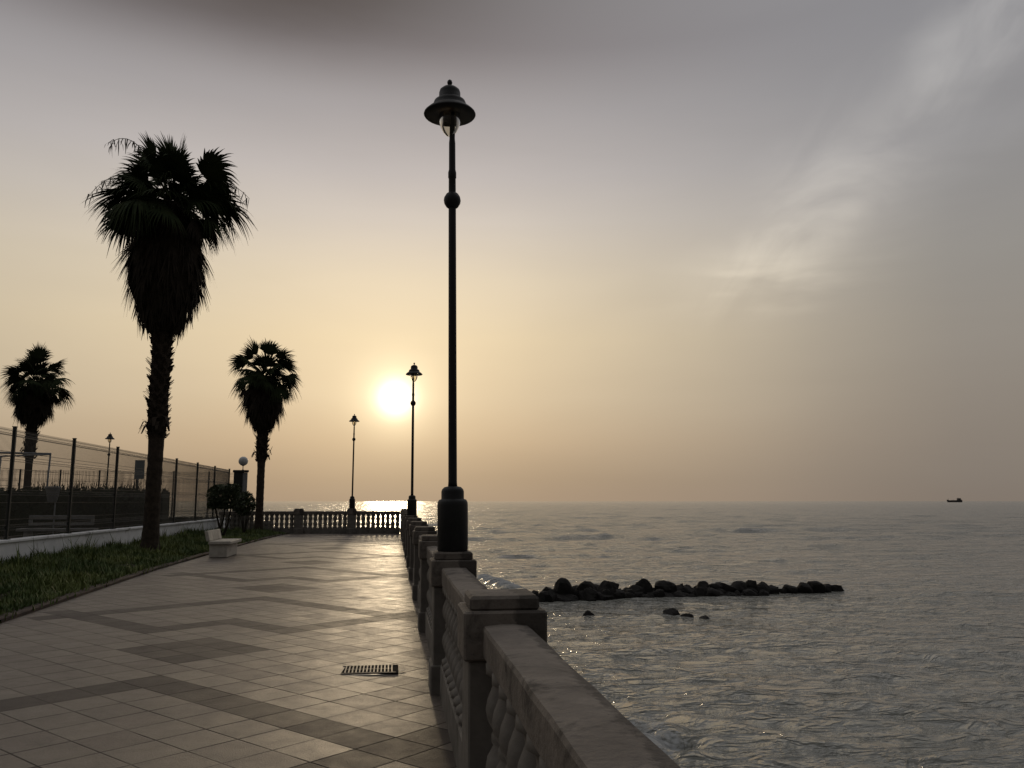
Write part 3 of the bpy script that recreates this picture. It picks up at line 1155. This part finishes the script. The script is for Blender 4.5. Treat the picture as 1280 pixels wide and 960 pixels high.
def leaf_cloud(mb_, centre, half, count, rnd, size, boxy=False, dens=.55):
    for i in range(count):
        for _ in range(30):
            u = Vector((rnd.uniform(-1, 1), rnd.uniform(-1, 1), rnd.uniform(-1, 1)))
            r_ = max(abs(u.x), abs(u.y), abs(u.z)) if boxy else u.length
            rr = (u.x ** 4 + u.y ** 4 + u.z ** 4) ** .25 if boxy else u.length
            p_ = Vector((centre[0] + u.x * half[0], centre[1] + u.y * half[1], centre[2] + u.z * half[2]))
            lim_ = 1 + .28 * noise.noise(p_ * 2.2)
            if rr < lim_ and rr > dens * rnd.random():
                break
        n_ = Vector((rnd.gauss(0, 1), rnd.gauss(0, 1), rnd.gauss(0, 1))).normalized()
        a_ = n_.orthogonal().normalized()
        b2 = n_.cross(a_)
        L = size * rnd.uniform(.6, 1.3)
        v = [p_ - a_ * L, p_ + b2 * L * .45, p_ + a_ * L, p_ - b2 * L * .45]
        mb_.add(v, [(0, 1, 2, 3)])


rnd = random.Random(3)
sh = thing('shrub', 'clipped block shaped shrub on a forked stem, on the verge behind the bench', 'shrub', (-6.55, 34.0, .14))
b_ = MB()
leaf_cloud(b_, (0, 0, 1.64), (.62, .55, .48), 3400, rnd, .062, True)
b_.build('foliage', M['leaf'], sh)
b_ = MB()
b_.tube([(0, 0, -.1), (-.03, 0, .2), (-.16, .05, .55), (-.3, .08, 1.1), (-.33, 0, 1.5)], [.06, .05, .04, .03, .015], 7)
b_.tube([(.02, 0, -.1), (.07, 0, .25), (.2, -.05, .55), (.24, .03, 1.0), (.35, 0, 1.5)], [.055, .045, .038, .03, .015], 7)
b_.tube([(-.1, .03, .4), (.02, .06, .8), (.05, 0, 1.4)], [.03, .025, .012], 6)
b_.build('stem', M['wood'], sh)

sh2 = thing('shrub', 'loose leafy shrub between the clipped shrub and the farther palm', 'shrub', (-6.35, 37.6, .14))
b_ = MB()
leaf_cloud(b_, (0, 0, 1.36), (.44, .42, .52), 800, rnd, .085, False, .9)
b_.build('foliage', M['leaf'], sh2)
b_ = MB()
for k in range(6):
    a_ = k * 1.05
    b_.tube([(0, 0, -.1), (.1 * math.cos(a_), .1 * math.sin(a_), .5), (.4 * math.cos(a_), .4 * math.sin(a_), 1.5)], [.025, .02, .008], 5)
b_.build('stem', M['wood'], sh2)

bu = thing('bush', 'spiky dark bush behind the mesh fence, beside the tallest palm trunk', 'bush', (-9.35, 31.0, .3))
b_ = MB()
leaf_cloud(b_, (.05, 0, 1.05), (.72, .6, .72), 2600, rnd, .075)
for k in range(190):
    a_ = rnd.uniform(0, 6.28)
    e_ = rnd.uniform(.5, 1.5)
    d_ = Vector((math.cos(a_) * math.cos(e_), math.sin(a_) * math.cos(e_), math.sin(e_)))
    p0 = Vector((rnd.uniform(-.4, .4), rnd.uniform(-.3, .3), 1.2))
    s = d_.orthogonal().normalized()
    L = rnd.uniform(.5, 1.05)
    b_.strip([p0, p0 + d_ * L * .6, p0 + d_ * L - Vector((0, 0, .12))], s, [.014, .012, .002])
b_.build('foliage', M['leaf'], bu)
b_ = MB()
for k in range(5):
    a_ = k * 1.25
    b_.tube([(0, 0, -.1), (.12 * math.cos(a_), .12 * math.sin(a_), .6), (.3 * math.cos(a_), .3 * math.sin(a_), 1.4)], [.03, .022, .01], 5)
b_.build('stem', M['wood'], bu)

# long hedge across the court
hg = thing('hedge', 'long dark hedge running across the sports ground behind the fence', 'hedge', (-8.75, 34.2, .30))
b_ = MB()
nx_, pts_ = 60, []
for i in range(nx_):
    xx = -17.5 * i / (nx_ - 1)
    tz = 1.66 + .10 * noise.noise(Vector((xx * .7, 0, 0))) + .05 * noise.noise(Vector((xx * 3, 4, 0)))
    if xx < -9.5:
        tz -= .12
    b_.v += [(xx, -.5, -.1), (xx, -.5, tz), (xx, .5, tz), (xx, .5, -.1)]
    if i:
        o_ = (i - 1) * 4
        for j in range(3):
            b_.f.append((o_ + j, o_ + j + 1, o_ + j + 5, o_ + j + 4))
b_.f += [(0, 1, 2, 3), tuple((nx_ - 1) * 4 + j for j in (3, 2, 1, 0))]
for i in range(5200):
    xx = rnd.uniform(-17.5, 0)
    tz = 1.66 + .10 * noise.noise(Vector((xx * .7, 0, 0)))
    if rnd.random() < .45:
        p_ = Vector((xx, rnd.uniform(-.55, .55), tz + rnd.uniform(-.06, .12)))
    else:
        p_ = Vector((xx, -.5 - rnd.uniform(0, .12), rnd.uniform(0, tz)))
    n_ = Vector((rnd.gauss(0, 1), rnd.gauss(0, 1), rnd.gauss(0, 1))).normalized()
    a_ = n_.orthogonal().normalized()
    b2 = n_.cross(a_)
    L = rnd.uniform(.05, .11)
    b_.add([p_ - a_ * L, p_ + b2 * L * .5, p_ + a_ * L, p_ - b2 * L * .5], [(0, 1, 2, 3)])
for i in range(260):                                      # unclipped shoots on top
    xx = rnd.choice((rnd.uniform(-4.9, -2.2), rnd.uniform(-17, 0)))
    p0 = Vector((xx, rnd.uniform(-.4, .4), 1.6))
    d_ = Vector((rnd.uniform(-.4, .4), rnd.uniform(-.4, .4), 1)).normalized()
    L = rnd.uniform(.15, .55)
    b_.strip([p0, p0 + d_ * L * .6, p0 + d_ * L], Vector((1, 0, 0)), [.014, .012, .002])
b_.build('foliage', M['hedge'], hg)

# low ground cover along the far fence
b_ = MB()
leaf_cloud(b_, (-11.5, 50.6, .42), (3.2, .8, .28), 2400, rnd, .10, True, .2)
leaf_cloud(b_, (-9.2, 46.5, .40), (.8, 2.6, .3), 1500, rnd, .09, True, .2)
tag(b_.build('ground_cover', M['hedge']), 'low dark ground cover under the far mesh fence', 'ground cover', None, 'stuff')

# grass on the verge
npr = np.random.default_rng(8)
V, Fq = [], []
cnt = 0
N = 70000
ys_ = 7 + (npr.random(N) ** 1.25) * 33.6
for i in range(N):
    yy = float(ys_[i])
    k = float(npr.random())
    xk = kerb_x(yy) - (.10 if i % 9 else -.03)
    xx = xk - (xk - WALL_X - .05) * k
    cl_ = noise.noise(Vector((xx * 1.1, yy * .8, 2.0))) + .5 * noise.noise(Vector((xx * 3, yy * 2.5, 7.0)))
    if cl_ < -.30 and npr.random() < .75:
        continue
    h = (.08 + .09 * k) * (1.0 + 1.05 * cl_) * float(npr.uniform(.6, 1.5))
    if npr.random() < .03:
        h *= 1.8
    h = max(.04, h)
    a_ = float(npr.uniform(0, 6.28))
    ca, sa = math.cos(a_), math.sin(a_)
    wd = float(npr.uniform(.006, .013)) * (1 + yy * .02)
    le = float(npr.uniform(.1, .7)) * h
    lx, ly = math.cos(a_ + 1.3) * le, math.sin(a_ + 1.3) * le
    z0 = bed_z(xx, yy) - .02
    V += [(xx - ca * wd, yy - sa * wd, z0), (xx + ca * wd, yy + sa * wd, z0),
          (xx + lx * .4 - ca * wd * .7, yy + ly * .4 - sa * wd * .7, z0 + h * .6), (xx + lx * .4 + ca * wd * .7, yy + ly * .4 + sa * wd * .7, z0 + h * .6),
          (xx + lx, yy + ly, z0 + h)]
    Fq += [(cnt, cnt + 1, cnt + 3, cnt + 2), (cnt + 2, cnt + 3, cnt + 4)]
    cnt += 5
b_ = MB()
b_.v, b_.f = V, Fq
tag(b_.build('grass', M['grass']), 'rough green grass growing on the verge below the white wall', 'grass', None, 'stuff')

# ------------------------------------------------------------------ furniture
# concrete bench at the verge, facing the sea
be = thing('concrete_bench', 'pale concrete bench standing at the edge of the verge, facing the sea', 'bench', (-4.80, 23.3, gz(-4.8, 24)))
b_ = MB()
b_.box(-.02, .44, .06, 1.54, 0, .34, bev=.015)
b_.build('support', M['bench'], be)
b_ = MB()
b_.box(-.04, .54, 0, 1.6, .342, .43, bev=.015)
b_.build('seat', M['bench'], be)
b_ = MB()
Mb = Matrix.Translation((-.02, 0, .432)) @ Matrix.Rotation(R(-13), 4, 'Y')
b_.box(-.07, .02, 0, 1.6, 0, .28, Mb, .014)
b_.build('backrest', M['bench'], be)

# white bench seen through the fence
wb = thing('white_bench', 'old white slatted bench in the dark behind the mesh fence', 'bench', (-10.55, 26.0, .30))
b_ = MB()
b_.box(0, 1.80, .36, .42, .77, .89, bev=.01)
b_.box(0, 1.80, .36, .42, .60, .68, bev=.01)
b_.box(0, .09, .362, .418, .682, .768)
b_.box(1.71, 1.80, .362, .418, .682, .768)
b_.build('backrest', M['whitepaint'], wb)
b_ = MB()
b_.box(-.14, 1.96, -.10, .34, .44, .52, bev=.01)
b_.build('seat', M['whitepaint'], wb)
for xx in (.05, 1.65):
    b_ = MB()
    b_.box(xx, xx + .12, -.05, .30, -.02, .438)
    b_.build('leg', M['whitepaint'], wb)

# pale pipe frame behind the hedge
fr_ = thing('pipe_pergola', 'bare pale metal pipe pergola with a double top bar behind the dark hedge', 'pergola', (-14.55, 38.0, .30))
for (xx, yy, zt) in ((0, 0, 3.32), (-1.95, -.02, 3.2), (-3.4, 0, 3.32)):
    b_ = MB()
    b_.tube([(xx - .06, yy, -.05), (xx, yy, zt)], .038, 8)
    b_.build('post', M['pale_metal'], fr_, True)
b_ = MB()
b_.tube([(-3.42, 0, 3.36), (.03, 0, 3.30)], .048, 8)
b_.build('crossbar', M['pale_metal'], fr_, True)
b_ = MB()
b_.tube([(-3.42, -.25, 3.10), (-1.95, -.18, 3.17), (.0, -.04, 3.27)], .034, 8)
b_.build('crossbar', M['pale_metal'], fr_, True)

# tapered bin on a thin post
bn = thing('post_bin', 'grey tapered litter bin on a thin post between the white bench and hedge', 'litter bin', (-10.15, 27.0, .30))
b_ = MB()
b_.tube([(0, .14, -.05), (0, .14, 1.72)], .024, 8)
b_.build('post', M['pale_metal'], bn, True)
b_ = MB()
b_.lathe([(.10, 1.26), (.125, 1.28), (.20, 1.66), (.225, 1.69), (.225, 1.74), (.19, 1.74), (.11, 1.32)], 16, (0, -.09, 0))
b_.build('bucket', M['pale_metal'], bn, True)

# notice board
nbd = thing('notice_board', 'blue grey blank board on a post above the bush behind the fence', 'notice board', (-11.75, 41.0, .30))
b_ = MB()
b_.box(-.215, .215, -.02, .02, 2.32, 3.20, bev=.008)
b_.build('board', M['bluegrey'], nbd)
b_ = MB()
b_.tube([(-.05, .05, -.05), (-.05, .05, 3.0)], .032, 8)
b_.build('post', M['post'], nbd, True)

# small barrier at the end of the hedge
br = thing('metal_barrier', 'small dark rail barrier at the end of the hedge, right of the tallest palm trunk', 'barrier', (-8.72, 33.2, .30))
for xx in (-.55, .0):
    b_ = MB()
    b_.tube([(xx, 0, -.03), (xx, 0, 1.72)], .022, 8)
    b_.build('post', M['post'], br, True)
b_ = MB()
b_.tube([(-.58, 0, 1.72), (.03, 0, 1.72)], .022, 8)
b_.build('rail', M['post'], br, True)
b_ = MB()
b_.box(-.525, -.03, -.008, .008, .25, 1.48)
b_.build('panel', M['post'], br)

# drain grate in the paving
gx0, gy0 = -.20, 8.28
dg = thing('drain_grate', 'rusty iron drain grate set in the tiles near the balustrade', 'drain grate', (gx0, gy0, gz(gx0, gy0)))
b_ = MB()
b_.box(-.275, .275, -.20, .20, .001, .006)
b_.build('pit_shade', M['pit_shade'], dg)  # flat near-black plate standing in for the shade inside the drain
b_ = MB()
b_.box(-.25, .25, -.185, -.168, .004, .012, bev=.003)
b_.box(-.25, .25, .168, .185, .004, .012, bev=.003)
b_.box(-.213, .213, -.008, .008, .007, .012)
for k in range(14):
    xx = -.215 + .43 * k / 13
    b_.box(xx - .0078, xx + .0078, -.167, .167, .0065, .014, bev=.003)
b_.build('grille', M['grate'], dg)
b_ = MB()
rr = random.Random(2)
for (x0, x1, y0, y1) in ((-.20, .14, -.250, -.206), (-.34, -.28, -.16, -.13), (.28, .35, -.08, -.05)):
    n_ = 7
    vt, vb = [], []
    for k in range(n_):
        q = k / (n_ - 1)
        xx = x0 + (x1 - x0) * q
        e_ = math.sin(PI * q) ** .5
        ym = (y0 + y1) / 2
        vt += [(xx, ym - (ym - y0) * e_ * rr.uniform(.7, 1.1) - .004, .003), (xx, ym, .005 * e_ + .003), (xx, ym + (y1 - ym) * e_ + .004, .003)]
    f = []
    for k in range(n_ - 1):
        for j in range(2):
            f.append((k * 3 + j, k * 3 + 3 + j, k * 3 + 4 + j, k * 3 + 1 + j))
    b_.add(vt, f)
b_.build('wet_glints', M['wet_glint'], dg, True)  # bright wet reflections beside the grate, put in as pale patches

# ------------------------------------------------------------------ rocks in the sea


def rock_mesh(seed, sx, sy, sz, flat=.0):
    rn = random.Random(seed)
    bm_v, bm_f = [], []
    nu, nv = 20, 13
    planes = []
    for k in range(10):
        nrm = Vector((rn.gauss(0, 1), rn.gauss(0, 1), rn.gauss(0, .9))).normalized()
        planes.append((nrm, rn.uniform(.52, .92)))
    for j in range(nv + 1):
        for i in range(nu):
            th_ = PI * j / nv
            ph_ = 2 * PI * i / nu
            d_ = Vector((math.sin(th_) * math.cos(ph_), math.sin(th_) * math.sin(ph_), math.cos(th_)))
            r_ = 1.1
            for nrm, off in planes:
                c_ = d_.dot(nrm)
                if c_ > .05:
                    r_ = min(r_, off / c_)
            r_ *= 1 + .07 * noise.noise(d_ * 3.1 + Vector((seed, 0, 0)))
            bm_v.append((d_.x * r_ * sx, d_.y * r_ * sy, d_.z * r_ * sz))
    for j in range(nv):
        for i in range(nu):
            bm_f.append((j * nu + i, (j + 1) * nu + i, (j + 1) * nu + (i + 1) % nu, j * nu + (i + 1) % nu))
    b2 = MB()
    b2.v, b2.f = bm_v, bm_f
    return b2


RG = 'boulders of the breakwater'
LB = 'dark rough boulder in the row of rocks offshore'
front = [(6.0, 35.89, .37, .54), (6.64, 35.99, .64, .81), (7.31, 36.09, .82, .81), (7.85, 36.18, .53, .68), (8.43, 36.27, .65, .82),
         (9.35, 36.41, .83, 1.03), (10.13, 36.53, .36, .69), (10.62, 36.61, .56, .83), (11.15, 36.69, .68, .83), (12.11, 36.84, .65, .9),
         (12.73, 36.94, .57, .76), (13.28, 37.03, .44, .7), (13.91, 37.13, .64, .7), (14.51, 37.22, .55, .77), (15.12, 37.32, .57, .91),
         (15.85, 37.43, .48, .84), (16.55, 37.54, .68, .56), (16.89, 37.59, .45, .78), (17.43, 37.68, .40, .71), (18.19, 37.8, .19, .57),
         (18.53, 37.85, .33, .57), (19.13, 37.94, .35, .78), (19.87, 38.06, .38, .79), (20.52, 38.16, .24, .65), (21.05, 38.24, .28, .65)]
rk = random.Random(9)
for i, (x_, y_, h, w_) in enumerate(front):
    sz = (h + .38) / 1.75
    o = rock_mesh(100 + i, w_ * .66, w_ * .60, sz).build('boulder', M['rock'], None, False, (x_, y_, SEA - .38 + sz * .82))
    o.rotation_euler = (0, 0, rk.uniform(0, 6.28))
    tag(o, LB, 'boulder', RG)
for i in range(40):                                       # lower rocks in front and between
    q = (i + .5) / 40
    x_ = 6.3 + 10.6 * q + rk.uniform(-.15, .15)
    y_ = 35.25 + (x_ - 6) * .15 + rk.uniform(-.15, .25)
    w_ = rk.uniform(.45, .85)
    h = rk.uniform(.28, .52) * (1 - .45 * q)
    sz = (h + .34) / 1.75
    o = rock_mesh(200 + i, w_ * .62, w_ * .55, sz).build('boulder', M['rock'], None, False, (x_, y_, SEA - .34 + sz * .82))
    o.rotation_euler = (0, 0, rk.uniform(0, 6.28))
    tag(o, LB, 'boulder', RG)
for i in range(24):                                       # back row, filling the gaps
    q = (i + .5) / 24
    x_ = 6.5 + 10.2 * q + rk.uniform(-.15, .15)
    y_ = 36.7 + (x_ - 6) * .15 + rk.uniform(-.1, .3)
    w_ = rk.uniform(.5, .85)
    h = rk.uniform(.26, .50) * (1 - .35 * q)
    sz = (h + .36) / 1.75
    o = rock_mesh(400 + i, w_ * .64, w_ * .55, sz).build('boulder', M['rock'], None, False, (x_, y_, SEA - .36 + sz * .82))
    o.rotation_euler = (0, 0, rk.uniform(0, 6.28))
    tag(o, LB, 'boulder', RG)
small = [(7.19, 30.93, .17, .60, 'lone dark rock in the water in front of the near end of the breakwater'),
         (10.43, 31.15, .18, .52, 'small dark rock in the water in front of the middle of the breakwater'),
         (10.95, 30.75, .03, .44, 'low flat rock barely above water beside the small dark rock'),
         (11.5, 30.5, .0, .42, 'outermost low flat rock trailing off beside the small dark rock')]
for i, (x_, y_, h, w_, lb) in enumerate(small):
    sz = (h + .25) / 1.75
    o = rock_mesh(300 + i, w_ * .62, w_ * .55, sz).build('rock', M['rock'], None, False, (x_, y_, SEA - .25 + sz * .82))
    tag(o, lb, 'rock')

# ------------------------------------------------------------------ ship on the horizon
sp = thing('cargo_ship', 'tiny dark cargo ship on the horizon with its bridge at the stern', 'ship', (2132, 3000, SEA))
sp.scale = (.88, .88, .88)
b_ = MB()
secs = [(-1.5, .4, 7.2, 11.8), (3, 3.2, 0, 10.6), (9, 5.5, -1, 8.2), (16, 6, -1, 7.6), (56, 6, -1, 7.6), (66, 5.5, -1, 8.4), (71, 4.5, 1.5, 8.6)]
for (x_, hw, z0, z1) in secs:
    b_.v += [(x_, -hw * .7, z0), (x_, -hw, z1), (x_, hw, z1), (x_, hw * .7, z0)]
for i in range(len(secs) - 1):
    for j in range(4):
        b_.f.append((i * 4 + j, i * 4 + (j + 1) % 4, i * 4 + 4 + (j + 1) % 4, i * 4 + 4 + j))
b_.f += [(3, 2, 1, 0), tuple((len(secs) - 1) * 4 + j for j in range(4))]
b_.build('hull', M['shiphull'], sp)
b_ = MB()
b_.box(50, 68, -5, 5, 7.7, 12.2)
b_.box(51.5, 62, -4.6, 4.6, 12.2, 15.6)
b_.box(51, 57, -6, 6, 15.6, 18.0)
b_.build('superstructure', M['shiphull'], sp)
b_ = MB()
b_.box(62.5, 66, -1.6, 1.6, 12.2, 18.2)
b_.build('funnel', M['shiphull'], sp)
for (x_, zt) in ((6, 17), (30, 12.5), (54, 22)):
    b_ = MB()
    b_.tube([(x_, 0, 7.5), (x_, 0, zt)], .45, 6)
    b_.build('mast', M['shipwhite'], sp)
b_ = MB()
b_.box(18, 48, -4, 4, 7.6, 9.2)
b_.build('hatch_covers', M['shipwhite'], sp)
